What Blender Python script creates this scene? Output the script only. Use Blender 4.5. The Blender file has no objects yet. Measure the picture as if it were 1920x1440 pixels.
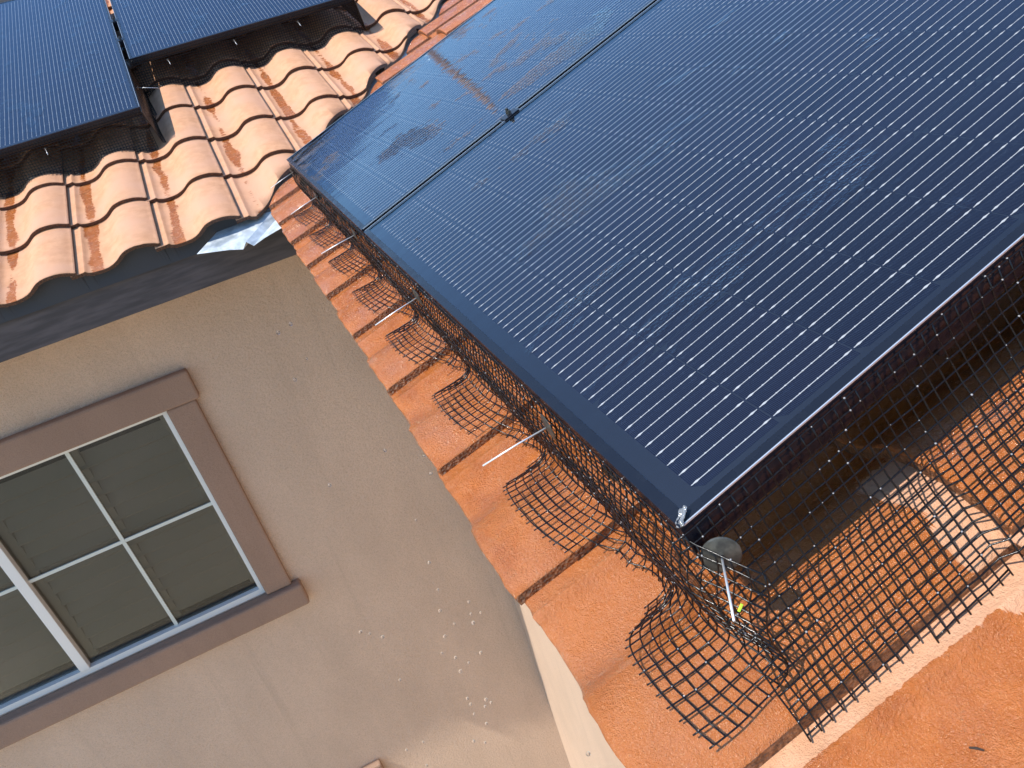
import bpy, bmesh, math, random
from mathutils import Matrix, Vector, noise as mnoise
random.seed(7)
sc = bpy.context.scene
COL = sc.collection
H = 6.0                                   # camera height above the ground
# ------------------------------------------------------------------ camera
cam = bpy.data.cameras.new('camera'); camo = bpy.data.objects.new('camera', cam); COL.objects.link(camo)
cam.sensor_width = 36.0; cam.lens = 27.491; cam.clip_start = 0.02; cam.clip_end = 3000
RX = Vector((0.892597, -0.379469, -0.243463)); RY = Vector((-0.387446, -0.36946, -0.844621)); RZ = Vector((0.230558, 0.848235, -0.476802))
camo.matrix_world = Matrix(((RX.x, -RY.x, -RZ.x, 0), (RX.y, -RY.y, -RZ.y, 0), (RX.z, -RY.z, -RZ.z, H), (0, 0, 0, 1)))
sc.camera = camo
# ------------------------------------------------------------------ light
SUN = Vector((-0.62, -0.124, 1.0)).normalized()
world = bpy.data.worlds.new('World'); sc.world = world; world.use_nodes = True
wn = world.node_tree; sky = wn.nodes.new('ShaderNodeTexSky'); sky.sky_type = 'NISHITA'; sky.sun_disc = False
sky.sun_elevation = math.asin(SUN.z); sky.sun_rotation = math.atan2(SUN.x, SUN.y)
sky.air_density = 1.5; sky.dust_density = 0.0; sky.ozone_density = 9.0
wn.links.new(sky.outputs[0], wn.nodes['Background'].inputs[0]); wn.nodes['Background'].inputs[1].default_value = 0.135
sl = bpy.data.lights.new('sun', 'SUN'); sl.energy = 3.2; sl.angle = math.radians(0.53); sl.color = (1.0, 0.955, 0.88)
so = bpy.data.objects.new('sun', sl); COL.objects.link(so); so.rotation_euler = SUN.to_track_quat('Z', 'Y').to_euler(); so.location = (-6, -2, 16)
sc.view_settings.view_transform = 'Standard'; sc.view_settings.look = 'None'; sc.view_settings.gamma = 1.0
sc.view_settings.exposure = 0.85; sc.view_settings.use_curve_mapping = False
sc.render.engine = 'CYCLES'; sc.cycles.use_denoising = True; sc.cycles.max_bounces = 6; sc.cycles.diffuse_bounces = 3; sc.cycles.glossy_bounces = 3; sc.cycles.transmission_bounces = 4; sc.cycles.transparent_max_bounces = 8
sc.cycles.sample_clamp_indirect = 6.0; sc.cycles.caustics_refractive = False; sc.cycles.caustics_reflective = False

# ------------------------------------------------------------------ node helpers
class N:
    def __init__(s, name):
        s.m = bpy.data.materials.new(name); s.m.use_nodes = True; s.t = s.m.node_tree
        s.b = s.t.nodes['Principled BSDF']; s.out = s.t.nodes['Material Output']
    def n(s, typ, **kw):
        o = s.t.nodes.new('ShaderNode' + typ)
        for k, v in kw.items(): setattr(o, k, v)
        return o
    def l(s, a, b): s.t.links.new(a, b)
    def val(s, sock, v):
        if isinstance(v, bpy.types.NodeSocket): s.l(v, sock)
        else: sock.default_value = v
    def math(s, op, a, b=0.0, c=0.0, clamp=False):
        o = s.n('Math', operation=op, use_clamp=clamp)
        s.val(o.inputs[0], a); s.val(o.inputs[1], b); s.val(o.inputs[2], c); return o.outputs[0]
    def noise(s, vec, scale, detail=3.0, rough=0.55, dist=0.0, out='Fac'):
        o = s.n('TexNoise'); o.inputs['Scale'].default_value = scale; o.inputs['Detail'].default_value = detail
        o.inputs['Roughness'].default_value = rough; o.inputs['Distortion'].default_value = dist
        if vec is not None: s.l(vec, o.inputs['Vector'])
        return o.outputs[out]
    def ramp(s, v, lo, hi, a=0.0, b=1.0, smooth=True):
        o = s.n('MapRange'); o.interpolation_type = 'SMOOTHSTEP' if smooth else 'LINEAR'
        s.val(o.inputs['Value'], v); o.inputs['From Min'].default_value = lo; o.inputs['From Max'].default_value = hi
        s.val(o.inputs['To Min'], a); s.val(o.inputs['To Max'], b); return o.outputs[0]
    def mix(s, f, a, b):
        o = s.n('Mix', data_type='RGBA'); s.val(o.inputs[0], f)
        for i, c in ((6, a), (7, b)):
            if isinstance(c, tuple): o.inputs[i].default_value = (*c, 1)
            else: s.l(c, o.inputs[i])
        return o.outputs[2]
    def scale(s, vec, k):
        o = s.n('VectorMath', operation='MULTIPLY'); s.l(vec, o.inputs[0]); o.inputs[1].default_value = k; return o.outputs[0]
    def add(s, a, b):
        o = s.n('VectorMath', operation='ADD'); s.l(a, o.inputs[0]); s.l(b, o.inputs[1]); return o.outputs[0]
    def obj(s): return s.n('TexCoord').outputs['Object']
    def wpos(s): return s.n('NewGeometry').outputs['Position']
    def bump(s, h, strength=1.0, dist=0.01, normal=None):
        o = s.n('Bump'); o.inputs['Strength'].default_value = strength; o.inputs['Distance'].default_value = dist
        s.l(h, o.inputs['Height'])
        if normal is not None: s.l(normal, o.inputs['Normal'])
        return o.outputs[0]
    def set(s, **kw):
        for k, v in kw.items():
            k = {'base': 'Base Color', 'rough': 'Roughness', 'metal': 'Metallic', 'normal': 'Normal', 'coat': 'Coat Weight', 'coatr': 'Coat Roughness', 'spec': 'Specular IOR Level', 'ior': 'IOR'}[k]
            if isinstance(v, tuple): v = (*v, 1)
            s.val(s.b.inputs[k], v)
        return s.m
def plain(name, base, rough=0.5, metal=0.0, **kw):
    q = N(name); return q.set(base=base, rough=rough, metal=metal, **kw)

# ------------------------------------------------------------------ materials
def tile_mat(name, wetness):
    q = N(name); P = q.obj()
    oi = q.n('ObjectInfo'); rnd = oi.outputs['Random']
    off = q.n('CombineXYZ'); q.l(q.math('MULTIPLY', rnd, 37.0), off.inputs[0]); q.l(q.math('MULTIPLY', rnd, 91.0), off.inputs[1])
    PR = q.add(P, off.outputs[0])
    sx = q.n('SeparateXYZ'); q.l(P, sx.inputs[0])
    big = q.noise(q.scale(PR, (11, 4.0, 5)), 1.0, 3)
    jag = q.noise(q.scale(PR, (16, 130, 16)), 1.0, 4, 0.7)
    pan = q.ramp(q.math('ABSOLUTE', q.math('SUBTRACT', sx.outputs[0], 0.075)), 0.0, 0.05, 1, 0)
    w = q.math('ADD', q.math('MULTIPLY', pan, 0.34), q.math('MULTIPLY', big, 0.80))
    w = q.math('ADD', w, q.math('MULTIPLY', q.math('SUBTRACT', jag, 0.5), 0.34))
    w = q.math('ADD', w, q.math('MULTIPLY', q.math('SUBTRACT', rnd, 0.5), 0.10))
    if wetness > 0.3:                                # sheltered lap strips and the head of each tile stay dry in places
        wy = q.n('SeparateXYZ'); q.l(q.wpos(), wy.inputs[0])
        dryz = q.math('ADD', q.math('MULTIPLY', q.ramp(sx.outputs[0], 0.016, 0.030, 1, 0), q.ramp(wy.outputs[1], 0.357, 0.362, 1, 0)), q.math('MULTIPLY', q.ramp(sx.outputs[1], 0.315, 0.36, 0, 0.9), q.ramp(wy.outputs[1], 0.44, 0.52, 1, 0)))
        w = q.math('SUBTRACT', w, q.math('MULTIPLY', dryz, 0.42))
    wet = q.ramp(w, 0.70 - wetness, 0.73 - wetness)
    grain = q.noise(PR, 900.0, 2, 0.6); mott = q.noise(PR, 26.0, 4, 0.6); blot = q.noise(PR, 5.0, 2)
    dry = q.mix(q.ramp(mott, 0.3, 0.75), (0.60, 0.30, 0.155), (0.72, 0.385, 0.215))
    dry = q.mix(q.ramp(blot, 0.35, 0.7), dry, (0.66, 0.36, 0.22))
    wetc = q.mix(q.ramp(mott, 0.3, 0.72), (0.36, 0.090, 0.011), (0.47, 0.132, 0.020))
    wetc = q.mix(q.ramp(blot, 0.4, 0.75), wetc, (0.45, 0.138, 0.034))
    wetc = q.mix(q.ramp(grain, 0.56, 0.70), wetc, (0.60, 0.26, 0.10))  # paler sand grains; their colour also imitates sun glints
    specks = q.ramp(q.noise(PR, 300, 1), 0.70, 0.78)
    col = q.mix(wet, dry, wetc); col = q.mix(q.math('MULTIPLY', specks, 0.30), col, (0.16, 0.07, 0.035))
    rough = q.ramp(wet, 0, 1, 0.75, q.ramp(q.noise(PR, 60, 3), 0.35, 0.65, 0.12, 0.30))
    h = q.math('ADD', q.math('MULTIPLY', grain, 0.6), q.math('MULTIPLY', q.noise(PR, 260, 3, 0.65), 1.0))
    nrm = q.bump(h, 0.85, 0.0032); nrm = q.bump(mott, 0.35, 0.006, nrm)
    vg = q.n('TexVoronoi'); vg.inputs['Scale'].default_value = 520; q.l(PR, vg.inputs['Vector'])
    q.l(q.bump(vg.outputs['Distance'], 1.0, 0.0030), q.b.inputs['Coat Normal'])      # water film over single sand grains
    q.set(base=col, rough=rough, normal=nrm, spec=q.ramp(wet, 0, 1, 0.2, 0.55), coat=q.math('MULTIPLY', wet, q.ramp(q.noise(PR, 14, 3), 0.42, 0.62, 0.15, 1.0)), coatr=0.10)
    return q.m
M = {}
M['tile_dry'] = tile_mat('tile_partly_wet', 0.055)
M['tile_wet'] = tile_mat('tile_soaked', 0.50)
def edge_mat(k=1.0):
    q = N('tile_broken_edge'); P = q.obj(); g = q.noise(P, 170, 5, 0.7); v = q.n('TexVoronoi'); v.inputs['Scale'].default_value = 210; q.l(P, v.inputs['Vector'])
    c = q.mix(q.ramp(g, 0.35, 0.68), (0.11 * k, 0.042 * k, 0.017 * k), (0.42 * k, 0.175 * k, 0.07 * k))
    h = q.math('ADD', g, q.math('MULTIPLY', v.outputs['Distance'], 0.9))
    return q.set(base=c, rough=0.42, normal=q.bump(h, 0.9, 0.006))
M['edge'] = edge_mat(); M['edge_dark'] = edge_mat(0.42)  # far-roof edges darker: wet, with shadow also put into the colour
def stucco(name, base, amp=1.0):
    q = N(name); P = q.wpos(); big = q.noise(q.scale(P, (1.6, 1.6, 0.7)), 1.5, 5, 0.6); fine = q.noise(P, 210, 4, 0.7); med = q.noise(P, 75, 3, 0.6)
    c = q.mix(q.ramp(big, 0.3, 0.7), tuple(x * 0.93 for x in base), tuple(min(1, x * 1.06) for x in base))
    c = q.mix(q.math('MULTIPLY', q.ramp(fine, 0.42, 0.66), 0.42), c, tuple(x * 0.60 for x in base))
    drip = q.ramp(q.noise(q.scale(P, (14, 14, 0.55)), 1.0, 4, 0.6), 0.56, 0.74)
    c = q.mix(q.math('MULTIPLY', drip, 0.22), c, tuple(x * 0.6 for x in base))
    h = q.math('ADD', q.math('MULTIPLY', fine, 0.6), med)
    return q.set(base=c, rough=0.93, spec=0.2, normal=q.bump(h, 0.9 * amp, 0.010))
M['stucco'] = stucco('stucco_tan', (0.70, 0.51, 0.37)); M['trim'] = stucco('stucco_trim_brown', (0.34, 0.22, 0.155), 0.45)
M['fascia'] = (lambda q: q.set(base=q.mix(q.ramp(q.noise(q.scale(q.wpos(), (3, 3, 22)), 2.0, 4), 0.35, 0.7), (0.050, 0.040, 0.040), (0.095, 0.076, 0.074)), rough=0.6, normal=q.bump(q.noise(q.scale(q.wpos(), (3, 40, 60)), 1, 3), 0.3, 0.003)))(N('fascia_paint'))
M['closure'] = plain('closure_grey', (0.042, 0.044, 0.05), 0.7)
M['felt'] = plain('underlayment', (0.02, 0.018, 0.017), 0.9)
def galv():
    q = N('galvanised_steel'); P = q.wpos(); g = q.noise(P, 30, 3); st = q.noise(q.scale(P, (7, 7, 40)), 1.0, 4)
    c = q.mix(q.ramp(g, 0.35, 0.7), (0.52, 0.57, 0.60), (0.72, 0.77, 0.79)); c = q.mix(q.ramp(st, 0.55, 0.75), c, (0.33, 0.38, 0.42))
    return q.set(base=c, rough=q.ramp(g, 0.3, 0.7, 0.32, 0.5), metal=0.3, normal=q.bump(st, 0.25, 0.004))
M['galv'] = galv()
M['zinc'] = plain('zinc_wire', (0.80, 0.81, 0.80), 0.38, 0.6)
M['washer'] = (lambda q: q.set(base=q.mix(q.ramp(q.noise(q.obj(), 120, 4), 0.35, 0.7), (0.06, 0.056, 0.048), (0.13, 0.125, 0.105)), rough=0.45, metal=0.6))(N('washer_steel'))
M['wire'] = (lambda q: q.set(base=(0.004, 0.0035, 0.004), rough=q.ramp(q.noise(q.wpos(), 300, 2), 0.35, 0.65, 0.14, 0.34), spec=0.38))(N('black_vinyl_wire'))
M['frame'] = (lambda q: q.set(base=(0.010, 0.012, 0.018), rough=q.ramp(q.noise(q.wpos(), 55, 3), 0.3, 0.7, 0.17, 0.33), metal=0.0, spec=0.3))(N('black_anodised_frame'))
M['back'] = plain('black_backsheet', (0.005, 0.007, 0.013), 0.55)
M['ribbon'] = (lambda q: q.set(base=q.mix(q.noise(q.wpos(), 160, 2), (0.62, 0.66, 0.70), (0.85, 0.87, 0.88)), rough=0.38, metal=0.35))(N('tinned_ribbon'))
def cell_mat():
    q = N('silicon_cell'); P = q.obj(); s = q.n('SeparateXYZ'); q.l(P, s.inputs[0])
    f = q.math('FRACT', q.math('MULTIPLY', s.outputs[1], 1 / 0.00165)); finger = q.ramp(q.math('ABSOLUTE', q.math('SUBTRACT', f, 0.5)), 0.30, 0.42)
    fx = q.math('FRACT', q.math('ADD', q.math('MULTIPLY', s.outputs[0], 1 / 0.0184), 0.0))
    fy = q.math('FRACT', q.math('MULTIPLY', s.outputs[1], 1 / 0.0052))
    dash = q.math('MULTIPLY', q.math('LESS_THAN', q.math('ABSOLUTE', q.math('SUBTRACT', fx, 0.5)), 0.018), q.math('LESS_THAN', fy, 0.5))
    oi = q.n('ObjectInfo'); tone = q.ramp(oi.outputs['Random'], 0, 1, 0.8, 1.25, False)
    base = q.mix(q.noise(q.wpos(), 9, 2), (0.0040, 0.0042, 0.0105), (0.0075, 0.0062, 0.014))
    mul = q.n('VectorMath', operation='SCALE'); q.l(base, mul.inputs[0]); q.l(tone, mul.inputs['Scale'])
    c = q.mix(q.math('MULTIPLY', finger, 0.12), mul.outputs[0], (0.21, 0.205, 0.22)); c = q.mix(q.math('MULTIPLY', dash, 0.4), c, (0.20, 0.22, 0.34))
    q.b.inputs['Specular Tint'].default_value = (0.30, 0.52, 1.0, 1)
    return q.set(base=c, rough=0.2, spec=0.3)
M['cell'] = cell_mat()
def solar_glass(name, seed):
    q = N(name); P = q.obj()
    off = q.n('VectorMath', operation='ADD'); q.l(P, off.inputs[0]); off.inputs[1].default_value = (seed, seed * 0.7, 0); P2 = off.outputs[0]
    patch = q.ramp(q.noise(q.scale(P2, (4.6, 3.0, 1)), 1.0, 5, 0.66, 0.3), 0.565, 0.625)
    small = q.ramp(q.noise(q.scale(P2, (3.0, 2.2, 1)), 2.4, 2), 0.66, 0.72)
    patch = q.math('MAXIMUM', patch, q.math('MULTIPLY', small, 0.7))
    bead = q.n('TexVoronoi'); bead.inputs['Scale'].default_value = 260; q.l(P2, bead.inputs['Vector'])
    crump = q.noise(q.scale(P2, (1, 0.55, 1)), 120, 3, 0.7)
    h = q.math('MULTIPLY', patch, q.math('ADD', q.math('MULTIPLY', bead.outputs['Distance'], 1.1), crump))
    film = q.noise(q.scale(P2, (26, 2.2, 1)), 1.0, 3, 0.5)
    rip = q.noise(q.scale(P2, (60, 8, 1)), 1.0, 3, 0.55)
    nrm = q.bump(film, 0.10, 0.006); nrm = q.bump(rip, 0.06, 0.0018, nrm); nrm = q.bump(h, 0.45, 0.0016, nrm)
    g = q.n('BsdfGlossy'); g.inputs['Color'].default_value = (0.70, 0.86, 1.0, 1); q.val(g.inputs['Roughness'], q.ramp(patch, 0, 1, 0.02, 0.14)); q.l(nrm, g.inputs['Normal'])
    t = q.n('BsdfTransparent'); t.inputs[0].default_value = (0.96, 0.97, 0.98, 1)
    fr = q.n('Fresnel'); fr.inputs['IOR'].default_value = 1.60; q.l(nrm, fr.inputs['Normal'])
    mx = q.n('MixShader'); q.l(fr.outputs[0], mx.inputs[0]); q.l(t.outputs[0], mx.inputs[1]); q.l(g.outputs[0], mx.inputs[2]); q.l(mx.outputs[0], q.out.inputs[0])
    return q.m
def clear_mat(name, tint, refl=1.5, rough=0.01):
    q = N(name); g = q.n('BsdfGlossy'); g.inputs['Roughness'].default_value = rough
    t = q.n('BsdfTransparent'); t.inputs[0].default_value = (*tint, 1)
    fr = q.n('Fresnel'); fr.inputs['IOR'].default_value = refl
    mx = q.n('MixShader'); q.l(fr.outputs[0], mx.inputs[0]); q.l(t.outputs[0], mx.inputs[1]); q.l(g.outputs[0], mx.inputs[2]); q.l(mx.outputs[0], q.out.inputs[0]); return q.m
M['glass_inner'] = (lambda q: (q.l(q.n('BsdfTransparent').outputs[0], q.out.inputs[0]), q.m)[1])(N('glass_underside'))
M['pane'] = clear_mat('window_glass', (0.76, 0.74, 0.69))
M['vinyl'] = plain('white_vinyl', (0.80, 0.77, 0.70), 0.4)
M['muntin'] = plain('grille_white', (0.62, 0.63, 0.55), 0.45)
M['shutter'] = plain('shutter_paint', (0.58, 0.55, 0.49), 0.6)
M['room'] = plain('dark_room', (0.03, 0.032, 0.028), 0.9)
M['water'] = (lambda q: (setattr(q.b.inputs['Transmission Weight'], 'default_value', 1.0), q.set(base=(1, 1, 1), rough=0.06, ior=1.33))[1])(N('water_drop'))
M['bead'] = (lambda q: (setattr(q.b.inputs['Transmission Weight'], 'default_value', 0.7), q.set(base=(1, 1, 1), rough=0.2, ior=1.33, spec=1.0))[1])(N('water_bead'))
M['film'] = (lambda q: (setattr(q.b.inputs['Transmission Weight'], 'default_value', 0.8), q.set(base=(0.9, 0.93, 0.94), rough=0.12))[1])(N('clear_film'))
M['grass'] = (lambda q: q.set(base=q.mix(q.ramp(q.noise(q.wpos(), 0.35, 5), 0.35, 0.65), (0.34, 0.30, 0.22), (0.46, 0.39, 0.30)), rough=0.95, normal=q.bump(q.noise(q.wpos(), 25, 3), 0.8, 0.03)))(N('yard_ground'))
M['pipe'] = plain('painted_pipe', (0.52, 0.27, 0.19), 0.6)
M['lime'] = plain('lime_plastic', (0.45, 0.75, 0.03), 0.4)
M['twig'] = plain('twig_bark', (0.035, 0.022, 0.014), 0.8)

# ------------------------------------------------------------------ object helpers
def link(name, data, parent=None, mat=None):
    o = bpy.data.objects.new(name, data); COL.objects.link(o)
    if parent is not None: o.parent = parent
    if data is not None and mat is not None and not data.materials: data.materials.append(mat)
    return o
def mesh(name, v, f, smooth=False):
    me = bpy.data.meshes.new(name); me.from_pydata([tuple(p) for p in v], [], f); me.update()
    if smooth: me.polygons.foreach_set('use_smooth', [True] * len(me.polygons))
    return me
def thing(name, label, cat, group=None, M4=None, data=None, mat=None):
    o = link(name, data, None, mat); o['label'] = label; o['category'] = cat
    if group: o['group'] = group
    if M4 is not None: o.matrix_world = M4
    return o
class B:                                        # collects boxes / tubes into one mesh
    def __init__(s): s.v = []; s.f = []
    def box(s, a, b):
        (x0, y0, z0), (x1, y1, z1) = a, b; k = len(s.v)
        s.v += [(x0, y0, z0), (x1, y0, z0), (x1, y1, z0), (x0, y1, z0), (x0, y0, z1), (x1, y0, z1), (x1, y1, z1), (x0, y1, z1)]
        s.f += [tuple(k + i for i in q) for q in ((0, 3, 2, 1), (4, 5, 6, 7), (0, 1, 5, 4), (1, 2, 6, 5), (2, 3, 7, 6), (3, 0, 4, 7))]; return s
    def tube(s, pts, r, n=5, cap=True):
        pts = [Vector(p) for p in pts]; k = len(s.v); ref = None
        for i, p in enumerate(pts):
            t = (pts[min(i + 1, len(pts) - 1)] - pts[max(i - 1, 0)]).normalized()
            if ref is None: ref = t.orthogonal().normalized()
            ref = (ref - t * ref.dot(t)); ref = ref.normalized() if ref.length > 1e-6 else t.orthogonal().normalized()
            w = t.cross(ref); rr = r[i] if isinstance(r, (list, tuple)) else r
            s.v += [tuple(p + (ref * math.cos(2 * math.pi * j / n) + w * math.sin(2 * math.pi * j / n)) * rr) for j in range(n)]
        for i in range(len(pts) - 1):
            for j in range(n):
                a = k + i * n + j; b = k + i * n + (j + 1) % n; s.f.append((a, b, b + n, a + n))
        if cap:
            s.f.append(tuple(k + j for j in reversed(range(n)))); e = k + (len(pts) - 1) * n; s.f.append(tuple(e + j for j in range(n)))
        return s
    def quad(s, *p): k = len(s.v); s.v += [tuple(q) for q in p]; s.f.append(tuple(range(k, k + len(p)))); return s
    def me(s, name, smooth=False): return mesh(name, s.v, s.f, smooth)
def bevel(me, w, seg=2):
    bm = bmesh.new(); bm.from_mesh(me); bmesh.ops.bevel(bm, geom=bm.edges[:], offset=w, segments=seg, affect='EDGES', profile=0.5); bm.to_mesh(me); bm.free(); return me
def boxobj(name, a, b, parent, mat, bev=0.0):
    me = B().box(a, b).me(name)
    if bev: bevel(me, bev)
    return link(name, me, parent, mat)

# ------------------------------------------------------------------ roof frames
TH = math.radians(18.18); CT, ST = math.cos(TH), math.sin(TH)
K = 1.066                                        # scale of the building about the viewpoint
TW, EX = 0.295 * K, 0.355 * K                            # tile cover width, course exposure
nA = Vector((-ST, 0, CT)); sA = Vector((CT, 0, ST)); nB = Vector((0, -ST, CT)); sB = Vector((0, CT, ST))
def frame(X, Y, Z, O): return Matrix(((X[0], Y[0], Z[0], O[0]), (X[1], Y[1], Z[1], O[1]), (X[2], Y[2], Z[2], O[2]), (0, 0, 0, 1)))
FA = frame((0, -1, 0), sA, nA, (0.115 * K, 0.628 * K, H - 0.61 * K))       # near roof: X runs towards the camera, Y up the slope
FB = frame((1, 0, 0), sB, nB, (0.012 * K, 3.03 * K, H - 0.61 * K))         # far roof
PROF = [(-.022, .013), (0, .013), (.012, .013), (.022, .0134), (.025, .0152), (.029, .0150), (.034, .0075), (.05, .0022), (.065, .0005), (.085, 0), (.105, .002), (.122, .007), (.136, .0145), (.147, .0235),
        (.156, .0315), (.167, .0395), (.181, .0455), (.198, .049), (.215, .050), (.232, .049), (.249, .0458), (.264, .041), (.278, .0345), (.289, .0285), (.296, .0275)]
PROF = [(a * K, (b if b < .0136 else .0135 + (b - .0135) * .9) * K) for a, b in PROF]
S0 = PROF[1][1]
def prof(w):
    for (a, za), (b, zb) in zip(PROF, PROF[1:]):
        if w <= b: return za + (zb - za) * max(0, (w - a)) / (b - a)
    return PROF[-1][1]
def ztile(X, Y):                                 # tile surface height in a roof frame
    return prof(X % TW) - S0 - .0507 * (Y % EX)
def tile_mesh(seed):
    rnd = random.Random(seed); NB = len(PROF); TK = .0165
    ys = [q * K for q in (0, .0035, .012, .05, .14, .25, .36, .435)]
    fz = [mnoise.noise(Vector((x * 55, seed * 3.7, 0))) for x, _ in PROF]; fz2 = [mnoise.noise(Vector((x * 160, seed * 5.1, 9))) for x, _ in PROF]
    v = []; f = []; mi = []
    for top in (1, 0):
        for j, y in enumerate(ys):
            for i, (x, z) in enumerate(PROF):
                a = PROF[max(i - 1, 0)]; b = PROF[min(i + 1, NB - 1)]; t = Vector((b[0] - a[0], b[1] - a[1])).normalized(); nx, nz = -t.y, t.x
                yy = y; dz = 0.0; xx = x
                if j < 2: yy += .0022 * fz[i] + .0013 * fz2[i]
                if j == 0 and top: dz -= .0028 + .001 * fz2[i]
                if i == NB - 1: xx += .0016 * mnoise.noise(Vector((y * 40, seed, 3)))
                if not top: xx -= nx * TK; dz -= nz * TK
                if not top and i == NB - 1: dz += .0015; xx = x
                v.append((xx, yy, z - S0 + dz - .0507 * y))
    L = len(ys) * NB
    for j in range(len(ys) - 1):
        for i in range(NB - 1):
            a = j * NB + i; f.append((a, a + 1, a + 1 + NB, a + NB)); mi.append(0); f.append((L + a, L + a + NB, L + a + 1 + NB, L + a + 1)); mi.append(1)
    for i in range(NB - 1):
        f.append((i, L + i, L + i + 1, i + 1)); mi.append(1); a = (len(ys) - 1) * NB + i; f.append((a, a + 1, L + a + 1, L + a)); mi.append(1)
    for j in range(len(ys) - 1):
        a = j * NB; f.append((a, a + NB, L + a + NB, L + a)); mi.append(1); a += NB - 1; f.append((a, L + a, L + a + NB, a + NB)); mi.append(1)
    me = mesh('roof_tile', v, f); me.polygons.foreach_set('material_index', mi); me.polygons.foreach_set('use_smooth', [m == 0 for m in mi])
    return me
VAR = {}
for key, mt in (('A', 'tile_wet'), ('B', 'tile_dry')):
    VAR[key] = []
    for k in range(6):
        me = tile_mesh(k + (10 if key == 'B' else 0)); me.materials.append(M[mt]); me.materials.append(M['edge' if key == 'A' else 'edge_dark']); VAR[key].append(me)
def lay(key, roof, cells, nrm, point):
    """one tile object per cell; tiles that meet the valley are cut along it"""
    r = random.Random(3 if key == 'A' else 5)
    for (c, row) in cells:
        X, Y = c * TW, row * EX
        side = [nrm.dot(Vector((X + dx, Y + dy, 0)) - point) for dx in (-.02, .306) for dy in (0, .45)]
        if min(side) > 0.0: continue
        me = VAR[key][(c * 7 + row * 3) % 6]; zj = r.uniform(-.0012, .0012); xj = r.uniform(-.0015, .0015); yj = r.uniform(-.004, .004); rz = r.uniform(-.006, .006)
        if max(side) > 0.0:
            me = me.copy(); bm = bmesh.new(); bm.from_mesh(me)
            cut = bmesh.ops.bisect_plane(bm, geom=bm.verts[:] + bm.edges[:] + bm.faces[:], plane_co=point - Vector((X, Y, 0)), plane_no=nrm, clear_outer=True)
            ed = [e for e in cut['geom_cut'] if isinstance(e, bmesh.types.BMEdge)]
            if ed:
                nf = bmesh.ops.edgenet_fill(bm, edges=ed)['faces']
                for q in nf: q.material_index = 1
            bm.to_mesh(me); bm.free()
            if not me.polygons: continue
            xj = yj = rz = 0
        o = link('roof_tile', me, roof); o.location = (X + xj, Y + yj, zj); o.rotation_euler = (0, 0, rz)

# ------------------------------------------------------------------ ground
g = B().quad((-1500, -1500, 0), (1500, -1500, 0), (1500, 1500, 0), (-1500, 1500, 0)).me('ground'); go = link('ground', g, None, M['grass']); go['kind'] = 'structure'

# ------------------------------------------------------------------ house
house = thing('house', 'tan stucco house with orange S-tile roofs meeting in a valley', 'house')
WX, WY = 0.59 * K, 3.5 * K                               # wall planes (facing -x and -y)
def z(v): return H + v
def k_(*a): return tuple(q * K for q in a)
# far wall with two window openings
W1 = k_(-2.41, -0.613, -2.512, -1.372); W2 = k_(-2.30, -0.66, -5.10, -4.13)
wb = B()
def wallbox(x0, x1, z0, z1): wb.box((x0, WY, z(z0)), (x1, WY + 0.16, z(z1)))
wallbox(-6.5, W1[0], -6.0, -.78 * K); wallbox(W1[1], WX + .16, -6.0, -.78 * K)
wallbox(W1[0], W1[1], W1[3], -.78 * K); wallbox(W1[0], W1[1], W2[3], W1[2]); wallbox(W1[0], W2[0], W2[2], W2[3]); wallbox(W2[1], W1[1], W2[2], W2[3]); wallbox(W1[0], W1[1], -6.0, W2[2])
link('wall', wb.me('wall'), house, M['stucco'])
link('wall', B().box((WX, -6, 0), (WX + .16, WY - .001, z(-.78 * K))).me('wall'), house, M['stucco'])
# roof decks (felt) cut along the valley
def deck(name, Fm, pts):
    lo = [(x, y, -.062) for x, y in pts]; up = [(x, y, -.052) for x, y in pts]; n = len(pts)
    f = [tuple(reversed(range(n))), tuple(range(n, 2 * n))] + [(i, (i + 1) % n, n + (i + 1) % n, n + i) for i in range(n)]
    o = link(name, mesh(name, lo + up, f), house, M['felt']); o.matrix_world = Fm; return o
roofB = deck('roof', FB, [(-4.5, .05), (.103 * K + .05 * CT, .05), (.103 * K + 4.4 * CT, 4.4), (-4.5, 4.4)])
roofA = deck('roof', FA, [(-2.402 * K - .05 * CT, .05), (3.5, .05), (3.5, 4.4), (-2.402 * K - 4.4 * CT, 4.4)])
roofA['label'] = 'wet orange tile roof in front, under the near panels'; roofB['label'] = 'sunny peach tile roof behind, above the window'
cB = []
for row in range(12):
    for c in range(-7 if row < 9 else -2, 14):
        if row >= 5 and c > 8: continue
        cB.append((c, row))
lay('B', roofB, cB, Vector((1, -CT, 0)), Vector((.103 * K - .055, 0, 0)))
cA = [(c, row) for row in range(6) for c in range(-14, 6) if not (row >= 2 and -8 < c < -1) and not (row > 3 and c < 0)]
lay('A', roofA, cA, Vector((-1, -CT, 0)), Vector((-2.402 * K + .05, 0, 0)))
rdg = []
for k in range(9):                               # ridge caps along the top of the far roof
    b_ = B(); x0 = -.9 + k * .37
    ring = [(math.cos(a) * .105, math.sin(a) * .085) for a in [math.pi * i / 10 for i in range(11)]]
    for xx, s in ((x0, 1.0), (x0 + .40, .9)):
        b_.v += [(xx, 4.43 + p * s, -.04 + q * s) for p, q in ring] + [(xx, 4.43 + p * s * .85, -.04 + q * s * .82) for p, q in ring]
    for i in range(10):
        b_.f += [(i, i + 1, 22 + i + 1, 22 + i), (11 + i + 1, 11 + i, 33 + i, 33 + i + 1), (i + 1, i, 11 + i, 12 + i), (22 + i, 23 + i, 34 + i, 33 + i)]
    link('ridge_tile', b_.me('ridge_tile', True), roofB, M['tile_dry'])
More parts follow.
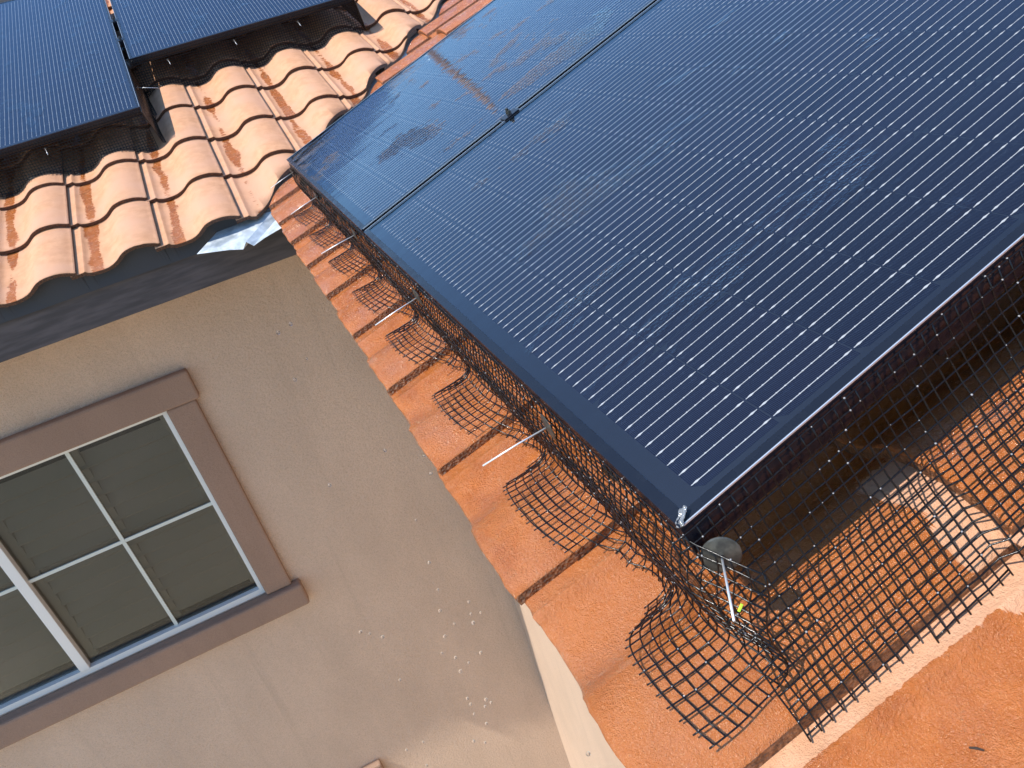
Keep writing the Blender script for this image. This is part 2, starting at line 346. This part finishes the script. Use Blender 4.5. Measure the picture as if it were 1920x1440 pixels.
# fascia, soffit, eave closure
FX, FY, FT, FBm = .185 * K, 3.10 * K, -.672 * K, -.826 * K
boxobj('fascia', (-6.5, FY, z(FBm)), (FX, FY + .04, z(FT)), house, M['fascia'], .003)
boxobj('fascia', (FX, -6, z(FBm)), (FX + .04, FY - .001, z(FT)), house, M['fascia'], .003)
boxobj('soffit', (-6.5, FY + .041, z(FBm + .02)), (WX + .03, WY + .1, z(FBm + .038)), house, M['stucco'])
boxobj('soffit', (FX + .041, -6, z(FBm + .02)), (WX + .1, FY + .04, z(FBm + .038)), house, M['stucco'])
def closure(roof, x0, x1, Y):                    # bird stop: a strip whose top follows the underside of the tiles
    b_ = B(); xs = []; x = x0
    while x <= x1: xs.append(x); x += .012
    for x in xs:
        zt_ = ztile(x, Y) - .0185
        b_.v += [(x, Y, zt_), (x, Y - .03, -.10), (x, Y + .01, zt_), (x, Y - .02, -.10)]
    for i in range(len(xs) - 1): a = 4 * i; b_.f += [(a, a + 1, a + 5, a + 4), (a + 2, a + 6, a + 7, a + 3), (a, a + 4, a + 6, a + 2)]
    link('eave_closure', b_.me('eave_closure'), house, M['closure']).matrix_world = roof
closure(FB, -4.5, .14, .055); closure(FA, -2.40, 3.0, .055)
# valley flashing: W-profile sheet along the valley, trimmed at both eaves
dv = Vector((1, 1, TH and math.tan(TH))); o0 = Vector((.115 * K, 3.03 * K, z(-.61 * K) - .047 / CT))
prf = [(-.27, None), (-.10, None), (-.03, None), (0, .028), (.03, None), (.10, None), (.27, None)]
bm = bmesh.new(); rows_ = []
for t in (-.22, -.1, 0, .4, .9, 1.6, 2.6):
    r_ = []
    for k, hh in prf:                            # k>0: far-roof wing (towards -x,+y)
        p = o0 + dv * t + Vector((-abs(k) * (1 if k > 0 else -0), 0, 0)) if k > 0 else o0 + dv * t + Vector((0, -abs(k), 0))
        if hh: p = p + Vector((0, 0, hh))
        if abs(k) == .10: p = p + Vector((0, 0, .0035))
        r_.append(bm.verts.new(p))
    rows_.append(r_)
for a, b in zip(rows_, rows_[1:]):
    for i in range(len(prf) - 1): bm.faces.new((a[i], a[i + 1], b[i + 1], b[i]))
bmesh.ops.bisect_plane(bm, geom=bm.verts[:] + bm.edges[:] + bm.faces[:], plane_co=Vector((.115 * K - .12, 3.03 * K - .135, 0)), plane_no=Vector((-.45, -1, 0)), clear_outer=True)
me = bpy.data.meshes.new('valley_flashing'); bm.to_mesh(me); bm.free()
vf = link('valley_flashing', me, house, M['galv']); md = vf.modifiers.new('thickness', 'SOLIDIFY'); md.thickness = .0012
# vent pipe near the ridge (mirrored in the panel)
vp = link('vent_pipe', B().tube([(1.47, 6.5, z(.2)), (1.47, 6.5, z(1.34))], .032, 20).me('vent_pipe', True), house, M['pipe'])
link('collar', B().tube([(1.47, 6.5, z(.45)), (1.47, 6.5, z(.62))], [.085, .036], 20).me('collar', True), vp, M['galv'])
# ------------------------------------------------------------------ windows
def window(x0, x1, z0, z1, label, full):
    w = link('window', None, house); w['label'] = label
    boxobj('head_trim', (x0 - .16, WY - .055, z(z1 - .002)), (x1 + .165, WY - .001, z(z1 + .152)), w, M['trim'], .012)
    for a, b in ((x0 - .14, x0 + .002), (x1 - .002, x1 + .14)): boxobj('jamb_trim', (a, WY - .042, z(z0 + .0)), (b, WY - .001, z(z1 - .003)), w, M['trim'], .01)
    boxobj('sill', (x0 - .18, WY - .075, z(z0 - .15)), (x1 + .185, WY - .001, z(z0 - .004)), w, M['trim'], .014)
    ft = .028; y0, y1 = WY - .004, WY + .05; fr = B()
    fr.box((x0, y0, z(z0)), (x1, y1, z(z0 + ft + .006))).box((x0, y0, z(z1 - ft)), (x1, y1, z(z1))).box((x0, y0 + .001, z(z0 + ft + .006)), (x0 + ft, y1, z(z1 - ft))).box((x1 - ft, y0 + .001, z(z0 + ft + .006)), (x1, y1, z(z1 - ft)))
    link('frame', fr.me('frame'), w, M['vinyl'])
    xm = (x0 + x1) / 2; boxobj('mullion', (xm - .024, y0 - .006, z(z0 + ft + .007)), (xm + .024, y1 - .002, z(z1 - ft - .001)), w, M['vinyl'], .003)
    if not full: boxobj('pane', (x0 + ft, WY + .028, z(z0 + .035)), (x1 - ft, WY + .033, z(z1 - ft)), w, M['pane']); boxobj('room', (x0, WY + .14, z(z0)), (x1, WY + .15, z(z1)), w, M['room']); return
    for a, b in ((x0 + ft, xm - .024), (xm + .024, x1 - ft)):
        za, zb = z0 + ft + .006, z1 - ft; xc, zc = (a + b) / 2, z(-1.922 * K)
        for (p, q) in ((a, xc), (xc, b)):
            for (u, v_) in ((z(za), zc), (zc, z(zb))):
                boxobj('pane', (p + .0005, WY + .028, u + .0005), (q - .0005, WY + .032, v_ - .0005), w, M['pane'])
        boxobj('muntin', (xc - .009, WY + .016, z(za)), (xc + .009, WY + .026, z(zb)), w, M['muntin'])
        boxobj('muntin', (a, WY + .0175, zc - .009), (b, WY + .0255, zc + .009), w, M['muntin'])
        # plantation shutter behind the glass: stiles and louvres
        st = B()
        for s0 in (a - .02, (a + b) / 2 - .03, b - .035): st.box((s0, WY + .085, z(za)), (s0 + .055, WY + .112, z(zb)))
        link('shutter_stile', st.me('shutter_stile'), w, M['shutter'])
        for k in range(13):
            zz = z(za) + .04 + k * .081
            lv = B(); lv.v = [(a + .03, WY + .075, zz), (b - .03, WY + .075, zz), (b - .03, WY + .125, zz + .068), (a + .03, WY + .125, zz + .068), (a + .03, WY + .080, zz - .008), (b - .03, WY + .080, zz - .008), (b - .03, WY + .13, zz + .06), (a + .03, WY + .13, zz + .06)]
            lv.f = [(0, 1, 2, 3), (7, 6, 5, 4), (0, 4, 5, 1), (2, 6, 7, 3), (1, 5, 6, 2), (0, 3, 7, 4)]
            link('shutter_louvre', lv.me('shutter_louvre'), w, M['shutter'])
    boxobj('room', (x0, WY + .148, z(z0)), (x1, WY + .155, z(z1)), w, M['room'])
window(*W1, 'upper sliding window with white grille', True)
window(*W2, 'lower window with its head trim in sunlight', False)

# ------------------------------------------------------------------ solar panels
PW, PL, FH = 1.16, 2.094, .036
CP, RP, NC, NR = .1865, .0922, 6, 22
def cell_mesh():
    w, h, c = .1845, .0908, .0085
    pts = [(c, 0), (w - c, 0), (w, c), (w, h), (0, h), (0, c)]
    n = 6; v = [(x, y, 0) for x, y in pts] + [(x, y, .0003) for x, y in pts]
    return mesh('solar_cell', v, [tuple(reversed(range(n))), tuple(range(n, 2 * n))] + [(i, (i + 1) % n, n + (i + 1) % n, n + i) for i in range(n)])
def ribbon_mesh(fat):
    b_ = B(); rw = .00044 * fat
    for k in range(10):
        x = .00925 + k * .01844; k0 = len(b_.v)
        b_.box((x - rw, .0007, .0003), (x + rw, .0901, .00055))
        for (ya, yb) in ((.0014, .0115), (.0793, .0894)):
            ym = (ya + yb) / 2; hw = .00125 * fat
            b_.v += [(x, ya - .001, .0006), (x + hw, ym, .0006), (x, yb + .001, .0006), (x - hw, ym, .0006)]; e = len(b_.v); b_.f.append((e - 4, e - 3, e - 2, e - 1))
        for q in range(6):
            y = .02 + q * .0102; b_.v += [(x - .0008 * fat, y, .0006), (x + .0008 * fat, y, .0006), (x + .0008 * fat, y + .0013, .0006), (x - .0008 * fat, y + .0013, .0006)]; e = len(b_.v); b_.f.append((e - 4, e - 3, e - 2, e - 1))
    return b_.me('busbar_ribbons')
CELL = cell_mesh(); CELL.materials.append(M['cell'])
RIB = {k: ribbon_mesh(k) for k in (1.0,)}
for m_ in RIB.values(): m_.materials.append(M['ribbon'])
fr = B(); lip = .0115
fr.box((0, 0, -FH), (PW, .0018, 0)).box((0, PL - .0018, -FH), (PW, PL, 0)).box((0, .0018, -FH), (.0018, PL - .0018, 0)).box((PW - .0018, .0018, -FH), (PW, PL - .0018, 0))
fr.box((.0018, .0018, -.0022), (PW - .0018, lip, 0)).box((.0018, PL - lip, -.0022), (PW - .0018, PL - .0018, 0)).box((.0018, lip, -.0022), (lip, PL - lip, 0)).box((PW - lip, lip, -.0022), (PW - .0018, PL - lip, 0))
FRAME = fr.me('frame'); FRAME.materials.append(M['frame'])
EDGE = B().box((-.0009, .004, -.0012), (.0004, PL - .004, .0004)).me('edge_highlight'); EDGE.materials.append(plain('edge_highlight_pale', (0.62, 0.66, 0.68), 0.35, 0.6))  # added pale strip imitating the light caught along the frame edge
BACK = B().box((.0025, .0025, -.0075), (PW - .0025, PL - .0025, -.0042)).me('backsheet'); BACK.materials.append(M['back'])
def panel(M4, label, seed, rows):
    p = thing('solar_panel', label, 'solar panel', 'solar panels on the tile roofs', M4)
    fo = link('frame', FRAME, p); link('edge_highlight', EDGE, fo).location.x = PW; link('edge_highlight', EDGE, fo).location.x = .0005; link('backsheet', BACK, p)
    gm = B().box((.0022, .0022, -.0030), (PW - .0022, PL - .0022, -.0009)).me('glass'); gm.materials.append(solar_glass('solar_glass', seed)); gm.materials.append(M['glass_inner'])
    gm.polygons.foreach_set('material_index', [0 if i == 1 else 1 for i in range(6)]); link('glass', gm, p)
    mx = (PW - NC * CP) / 2 + .001
    for c in range(NC):
        for r in range(rows):
            o = link('solar_cell', CELL, p); y0 = .033 + r * RP
            if c % 2 == 1: o.location = (mx + c * CP, y0, -.0042)
            else: o.location = (mx + c * CP + .1845, y0 + .0908, -.0042); o.rotation_euler = (0, 0, math.pi)
            link('busbar_ribbons', RIB[1.0], o)
    return p
P0 = FA.inverted() @ Vector((.2196, .4377, H - .4289)); XA, YA, ZA = P0                  # near corner of the near array in the near roof's frame
pA1 = panel(FA @ Matrix.Translation((XA - PW, YA, ZA)), 'nearest solar panel, its corner pointing at the bottom of the picture', 3.3, NR)
pA2 = panel(FA @ Matrix.Translation((XA - 2 * PW - .02, YA, ZA)), 'sky-blue solar panel beside the roof valley, mirroring the sky', 11.7, NR)
ZB = .165 * K; XBL = -.198 * K; XBR = -.174 * K; SBL = .815 * K; SBR = 1.375 * K
pB1 = panel(FB @ Matrix.Translation((XBL - PW, SBL, ZB)), 'solar panel cut off by the top left corner, lowest on the far roof', 21.1, NR)
pB2 = panel(FB @ Matrix.Translation((XBR, SBR, ZB)), 'solar panel at the top, set back above the bend of the mesh', 28.9, NR)
# rails
def rail(Fm, x0, x1, y, zt, label):
    b_ = B().box((x0, y - .02, zt - .045), (x1, y + .02, zt)); b_.box((x0, y - .026, zt - .045), (x1, y - .0205, zt - .03))
    thing('mounting_rail', label, 'rail', 'rails under the panels', Fm, b_.me('mounting_rail'), M['frame'])
rail(FA, XA - 2 * PW - .05, XA - .03, YA + .32, ZA - FH - .001, 'black mounting rail behind the near mesh, lower one under the near panels')
# mid clamps
def clamp(M4, label, s=1.0):
    t = thing('panel_clamp', label, 'clamp', 'clamps between the panels', M4)
    link('plate', bevel(B().box((-.015, -.019, .0004), (.015, .019, .003)).box((-.0085, -.024, -.030), (.0085, .024, .0003)).me('plate'), .0008, 1), t, M['frame'])
    bo = B().tube([(0, 0, .0045), (0, 0, .010)], .0065, 6); bo.tube([(0, 0, .0105), (0, 0, .016)], .0034, 8); link('bolt', bo.me('bolt'), t, M['washer'])
rail(FB, XBL - PW, XBR + PW, SBR + .28, ZB - FH - .001, 'dark rail seen in the gap between the far panels, lower')
rail(FB, XBL - PW, XBR + PW, SBR + .74, ZB - FH - .001, 'dark rail seen in the gap between the far panels, upper')
clamp(FA @ Matrix.Translation((XA - PW - .01, YA + .395, ZA)), 'small black clamp with a bolt in the gap between the two near panels')
clamp(FB @ Matrix.Translation((XBR - .012, SBR + .62, ZB)), 'upper of two clamps in the dark gap between the far panels')
clamp(FB @ Matrix.Translation((XBR - .012, SBR + .30, ZB)), 'lower of two clamps in the dark gap between the far panels')

# ------------------------------------------------------------------ wire mesh skirts
SP = .0123
def resample(pts, n, step):
    out = [Vector(pts[0])]; i = 0; cur = Vector(pts[0]); need = step
    pts = [Vector(p) for p in pts]
    while len(out) < n and i < len(pts) - 1:
        seg = pts[i + 1] - cur; L = seg.length
        if L >= need: cur = cur + seg * (need / L); out.append(cur.copy()); need = step
        else: need -= L; i += 1; cur = pts[i].copy()
    return out
def smooth(pts, it=2):
    for _ in range(it):
        q = [pts[0]]
        for a, b in zip(pts, pts[1:]): a = Vector(a); b = Vector(b); q += [a * .75 + b * .25, a * .25 + b * .75]
        q.append(pts[-1]); pts = q
    return pts
def nz(x, y, k): return mnoise.noise(Vector((x, y, k)))
def skirt(name, label, Fm, grid, rad, beads=None, ends=.45, group='black wire mesh skirts'):
    t = thing(name, label, 'wire mesh', group, Fm); up = B(); cr = B(); n = 5 if rad > .0007 else 4
    for col in grid:
        c = list(col)
        if len(c) > 1 and ends: c.append(c[-1] + (c[-1] - c[-2]) * ends)
        up.tube(c, rad, 5)
    for j in range(max(len(c) for c in grid)):
        run = []
        for col in grid:
            if j < len(col) and (not run or (col[j] - run[-1]).length < .06): run.append(col[j])
            else:
                if len(run) > 1: cr.tube(run, rad, 5)
                run = [col[j]] if j < len(col) else []
        if len(run) > 1: cr.tube(run, rad, 5)
    link('upright_wires', up.me('upright_wires', True), t, M['wire']); link('cross_wires', cr.me('cross_wires', True), t, M['wire'])
    if beads:
        r = random.Random(9); bb = bmesh.new()
        for col in grid:
            for p in col:
                if beads(p) and r.random() < .24:
                    bmesh.ops.create_icosphere(bb, subdivisions=1, radius=r.uniform(.0005, .0012), matrix=Matrix.Translation(p + Vector((r.uniform(-.001, .001), r.uniform(-.001, .001), .0006))))
        m_ = bpy.data.meshes.new('water_beads'); bb.to_mesh(m_); bb.free(); m_.polygons.foreach_set('use_smooth', [True] * len(m_.polygons))
        o = link('water_beads', m_, t, M['bead']); o['kind'] = 'stuff'
    return t
def zs(X, Y, w=.016): return max(ztile(X + d, Y) for d in (-w, -w / 2, 0, w / 2, w))
# along the eave edge of the near array
gl = []; X0, X1 = XA - 2 * PW - .02, XA + .070; i = 0; x = X0
while x < X1:
    over = max(0.0, x - XA)
    wob = .006 * nz(x * 9, 1.3, 0) + .003 * nz(x * 31, 4, 0)
    yt = YA - .0016 + over * .42; zt = ZA - .014 - over * .35
    fz_ = zs(x, .13) + .004; yf = YA - .020 + wob + over * .35
    end = .03
    path = [(x, yt, zt), (x, yt - .003, zt - .020), (x, yt - .015 + wob * .5, zt - .036), (x, yf - .003, zt - .060), (x, yf + .002 - wob, fz_ + .012), (x, yf - .004, fz_ + .003)]
    lift = .004 + .012 * max(0, nz(x * 6, 7, 2) + .3)
    for k in range(1, 11):
        y = yf - .004 - k * .013; path.append((x, y, zs(x, y, .012) + .003 + lift * (k / 8) ** 1.5))
    w_ = x % TW; pts = resample(smooth(path, 2), 18 if .100 < w_ < .312 else 16, SP)
    L = len(pts); pts = [p + Vector((.013 * math.sin(2 * math.pi * (x / TW + .15)) * (k / L) ** 1.2 + .004 * nz(x * 12, k * .2, 8), .0015 * nz(x * 40, k, 1), 0)) for k, p in enumerate(pts)]
    gl.append(pts); x += SP
skirt('mesh_skirt', 'long black wire mesh skirt folded along the eave edge of the near panels', FA, gl, .00088, lambda p: p.x > -.9)
# along the side of the near array that faces the camera
gr = []; y = YA - .012
while y < YA + 1.25:
    wob = .004 * nz(y * 8, 3, 1); dl = .006 * nz(y * 3, 8, 1) + .002 * nz(y * 14, 2, 1)
    row2 = max(0, .018 * (y > EX - .01)); tl = -.0507 * (y % EX)
    zb = row2 * 0 + tl
    zend = .014 + zb
    base = [(XA + .0022 + (.086 + wob * .6) * t ** 1.3, ZA - .007 + (zend - ZA + .007) * t ** .86 + dl * math.sin(t * math.pi)) for t in [q / 9 for q in range(10)]] + [(XA + .097, zend - .010)]
    path = [(a, y - .012 * i / 9, max(b, zs(a, y, .006) + .002)) for i, (a, b) in enumerate(base)]
    pts = resample(smooth(path, 2), 19, SP)
    pts = [p + Vector((.0012 * nz(y * 50, k, 2), .0018 * nz(y * 9, k * .4, 6), 0)) for k, p in enumerate(pts)]
    gr.append(pts); y += SP
skirt('mesh_skirt', 'black wire mesh screen spread out on the wet tiles at lower right', FA, gr, .00092, lambda p: p.y < .8)
# far array
def far_skirt(label, x0, x1, S, nrow):
    gg = []; x = x0
    while x < x1:
        zt = ZB - FH + .001; wob = .006 * nz(x * 7, S, 0)
        yf = S - .010 + wob * .5; path = [(x, S - .0016, ZB - .01), (x, S - .004, zt), (x, S - .008 + wob * .5, zt - .04), (x, yf, zs(x, yf) + .012), (x, yf - .006, zs(x, yf - .006) + .004)]
        for k in range(1, 3): yy = yf - .006 - k * .013; path.append((x, yy, zs(x, yy, .01) + .004))
        gg.append(resample(smooth(path, 2), nrow + 3, SP)); x += SP
    return skirt('mesh_skirt', label, FB, gg, .0016)
far_skirt('black wire mesh skirt below the lowest far panel at left', XBL - .95, XBL + .004, SBL, 14)
far_skirt('black wire mesh skirt below the topmost far panel', XBR + .0, XBR + PW + .01, SBR, 15)
def far_side(label, X, s0, s1):
    gg = []; y = s0
    while y < s1:
        zt = ZB - FH + .001; path = [(X + .0016, y, ZB - .01), (X + .004, y, zt), (X + .012, y, zt - .04), (X + .025, y, zs(X + .025, y) + .02)]
        for k in range(0, 4): xx = X + .03 + k * .014; path.append((xx, y, zs(xx, y, .008) + .005))
        gg.append(resample(smooth(path, 2), 15, SP)); y += SP
    return skirt('mesh_skirt', label, FB, gg, .0016)
far_side('short black mesh return between the two far panels', XBL, SBL - .03, SBR + .02)
far_side('black mesh return at the right end of the topmost far panel', XBR + PW, SBR - .03, SBR + .6)

# ------------------------------------------------------------------ mesh clips
def clip(a, b, label, wr=.0165, wk=.006, lime=False):
    a = Vector(a); b = Vector(b); t = thing('mesh_clip', label, 'clip', 'zinc mesh clips', Matrix.Translation(a)); d = b - a
    link('rod', B().tube([(0, 0, 0), d * .5 + Vector((0, 0, .001)), d], .0010, 8).me('rod', True), t, M['zinc'])
    dn = d.normalized(); u = dn.orthogonal().normalized(); w = dn.cross(u); wb_ = B(); n = 32
    for rr, dd in ((.0018, .0022), (wr * .92, 0.0), (wr, -.0006), (wr, -.0012), (.0018, -.0012)): wb_.v += [tuple(dn * (wk + dd) + (u * math.cos(2 * math.pi * i / n) + w * math.sin(2 * math.pi * i / n)) * rr) for i in range(n)]
    for k in range(4): wb_.f += [(k * n + i, k * n + (i + 1) % n, (k + 1) * n + (i + 1) % n, (k + 1) * n + i) for i in range(n)]
    link('washer', wb_.me('washer', False), t, M['washer'])
    if lime: link('tip', B().tube([d * .97 + Vector((.005, 0, .004)), d * .97 + Vector((.009, .001, .008))], .0011, 6).me('tip'), t, M['lime'])
for k, (yy, lab) in enumerate(((.708, 'zinc clip rod nearest the panel corner on the eave side'), (1.234, 'second zinc clip rod from the near panel corner along the eave mesh'), (1.74, 'third zinc clip rod, next to the gap between the near panels'),
                 (2.253, 'fourth zinc clip rod, over the far part of the eave mesh'), (2.734, 'zinc clip rod at the valley end of the eave mesh'))):
    clip((.224, yy, z(-.466)), (.135, yy + (.003, -.004, .002, 0, .004)[k], z((-.480, -.484, -.481, -.489, -.492)[k])), lab)
clip((.246, .426, z(-.4605)), (.203, .348, z(-.444)), 'round grey washer and bent rod on the mesh at the near panel corner', lime=True)
for k, (X, S, lab) in enumerate(((-.64, SBL, 'tiny clip on the mesh below the leftmost far panel'), (-.02, SBR, 'tiny clip left on the mesh of the topmost far panel'), (.32, SBR, 'tiny clip in the middle of the topmost mesh skirt'), (.66, SBR, 'tiny clip towards the right of the topmost mesh skirt'))):
    a = FB @ Vector((X, S - .008, ZB - FH - .012)); b = FB @ Vector((X + .004, S - .055, ZB - FH - .022)); clip(a, b, lab, .006)
a = FB @ Vector((XBL + .008, SBL + .35, ZB - FH - .012)); clip(a, FB @ Vector((XBL + .10, SBL + .32, ZB - FH - .03)), 'long tan clip rod standing by the bend between the far panels', .010)

# ------------------------------------------------------------------ small things
bm = bmesh.new(); bmesh.ops.create_grid(bm, x_segments=7, y_segments=9, size=.5)
for v_ in bm.verts:
    p = v_.co.copy(); v_.co = Vector((p.x * .009 + .003 * nz(p.y * 3, 2, 1), p.y * .017, .003 * nz(p.x * 4, p.y * 5, 3) + .003 * math.sin(p.x * 5)))
m_ = bpy.data.meshes.new('plastic_scrap'); bm.to_mesh(m_); bm.free(); m_.polygons.foreach_set('use_smooth', [True] * len(m_.polygons))
ps = thing('plastic_scrap', 'crumpled clear plastic film stuck on the nearest panel corner', 'plastic film', None, FA @ Matrix.Translation((XA - .005, YA + .007, ZA + .003)) @ Matrix.Rotation(.6, 4, 'Z') @ Matrix.Rotation(.25, 4, 'X'), m_, M['film'])
ps.modifiers.new('thickness', 'SOLIDIFY').thickness = .0004
pt = FA.inverted() @ Vector((.325 * 1.02, .262 * 1.02, z(-.553 * 1.02)))
tw = thing('twig', 'tiny dark twig lying on the tile at lower right', 'twig', None, FA @ Matrix.Translation((pt.x, pt.y, ztile(pt.x, pt.y) + .0012)), B().tube([(-.004, -.003, 0), (0, .0005, .0006), (.004, .003, 0)], [.0008, .0011, .0007], 6).me('twig'), M['twig'])
DROPS = [(0.071, 1.197, -0.958, 0.0016), (0.071, 1.273, -1.093, 0.0017), (0.099, 1.037, -0.946, 0.0017), (0.073, 1.579, -1.423, 0.003), (0.133, 1.452, -1.362, 0.0021), (0.141, 1.306, -1.235, 0.002), (0.066, 1.097, -1.033, 0.0015), (0.1, 1.11, -1.064, 0.0025), (-0.128, 1.579, -1.369, 0.0029), (-0.108, 1.551, -1.363, 0.0021), (-0.066, 1.225, -1.099, 0.0024), (0.054, 1.436, -1.374, 0.0028), (0.034, 1.513, -1.494, 0.0021), (0.054, 1.332, -1.347, 0.0025), (0.105, 1.255, -1.291, 0.0025), (0.072, 1.238, -1.283, 0.0017), (0.06, 1.51, -1.579, 0.0031), (-0.077, 1.326, -1.324, 0.002), (0.048, 1.462, -1.627, 0.0027), (0.089, 1.428, -1.624, 0.003), (0.083, 1.208, -1.39, 0.0021), (0.044, 1.276, -1.441, 0.0022), (0.057, 1.013, -1.167, 0.0017), (0.046, 1.386, -1.602, 0.002), (0.044, 0.936, -1.117, 0.0018), (0.015, 1.064, -1.297, 0.002), (0.037, 1.16, -1.435, 0.002), (-0.102, 1.515, -1.754, 0.0023), (-0.116, 1.184, -1.368, 0.0018), (-0.101, 1.281, -1.558, 0.0021), (0.121, 0.573, -0.81, 0.0018), (-0.024, 2.169, -0.767, 0.0035), (-0.033, 2.102, -0.89, 0.0034), (0.073, 1.213, -0.703, 0.0019), (-0.041, 1.318, -0.785, 0.0022), (0.168, 1.515, -0.983, 0.0027), (0.149, 1.341, -0.825, 0.0017), (0.089, 1.385, -0.99, 0.0017), (0.017, 2.164, -0.755, 0.0034), (0.098, 1.659, -1.329, 0.003), (0.018, 1.985, -0.797, 0.0021)]
bm = bmesh.new(); bmesh.ops.create_icosphere(bm, subdivisions=3, radius=1.0)
for v_ in bm.verts:
    if v_.co.z > 0: v_.co.z *= 1.18
m_ = bpy.data.meshes.new('water_drop'); bm.to_mesh(m_); bm.free(); m_.polygons.foreach_set('use_smooth', [True] * len(m_.polygons)); m_.materials.append(M['water'])
for (x, y, zz, r) in DROPS:
    o = thing('water_drop', 'clear water drop falling past the shaded wall', 'water drop', 'water drops falling off the eave', Matrix.Translation((x, y, z(zz))) @ Matrix.Scale(r * 1.5, 4), m_)
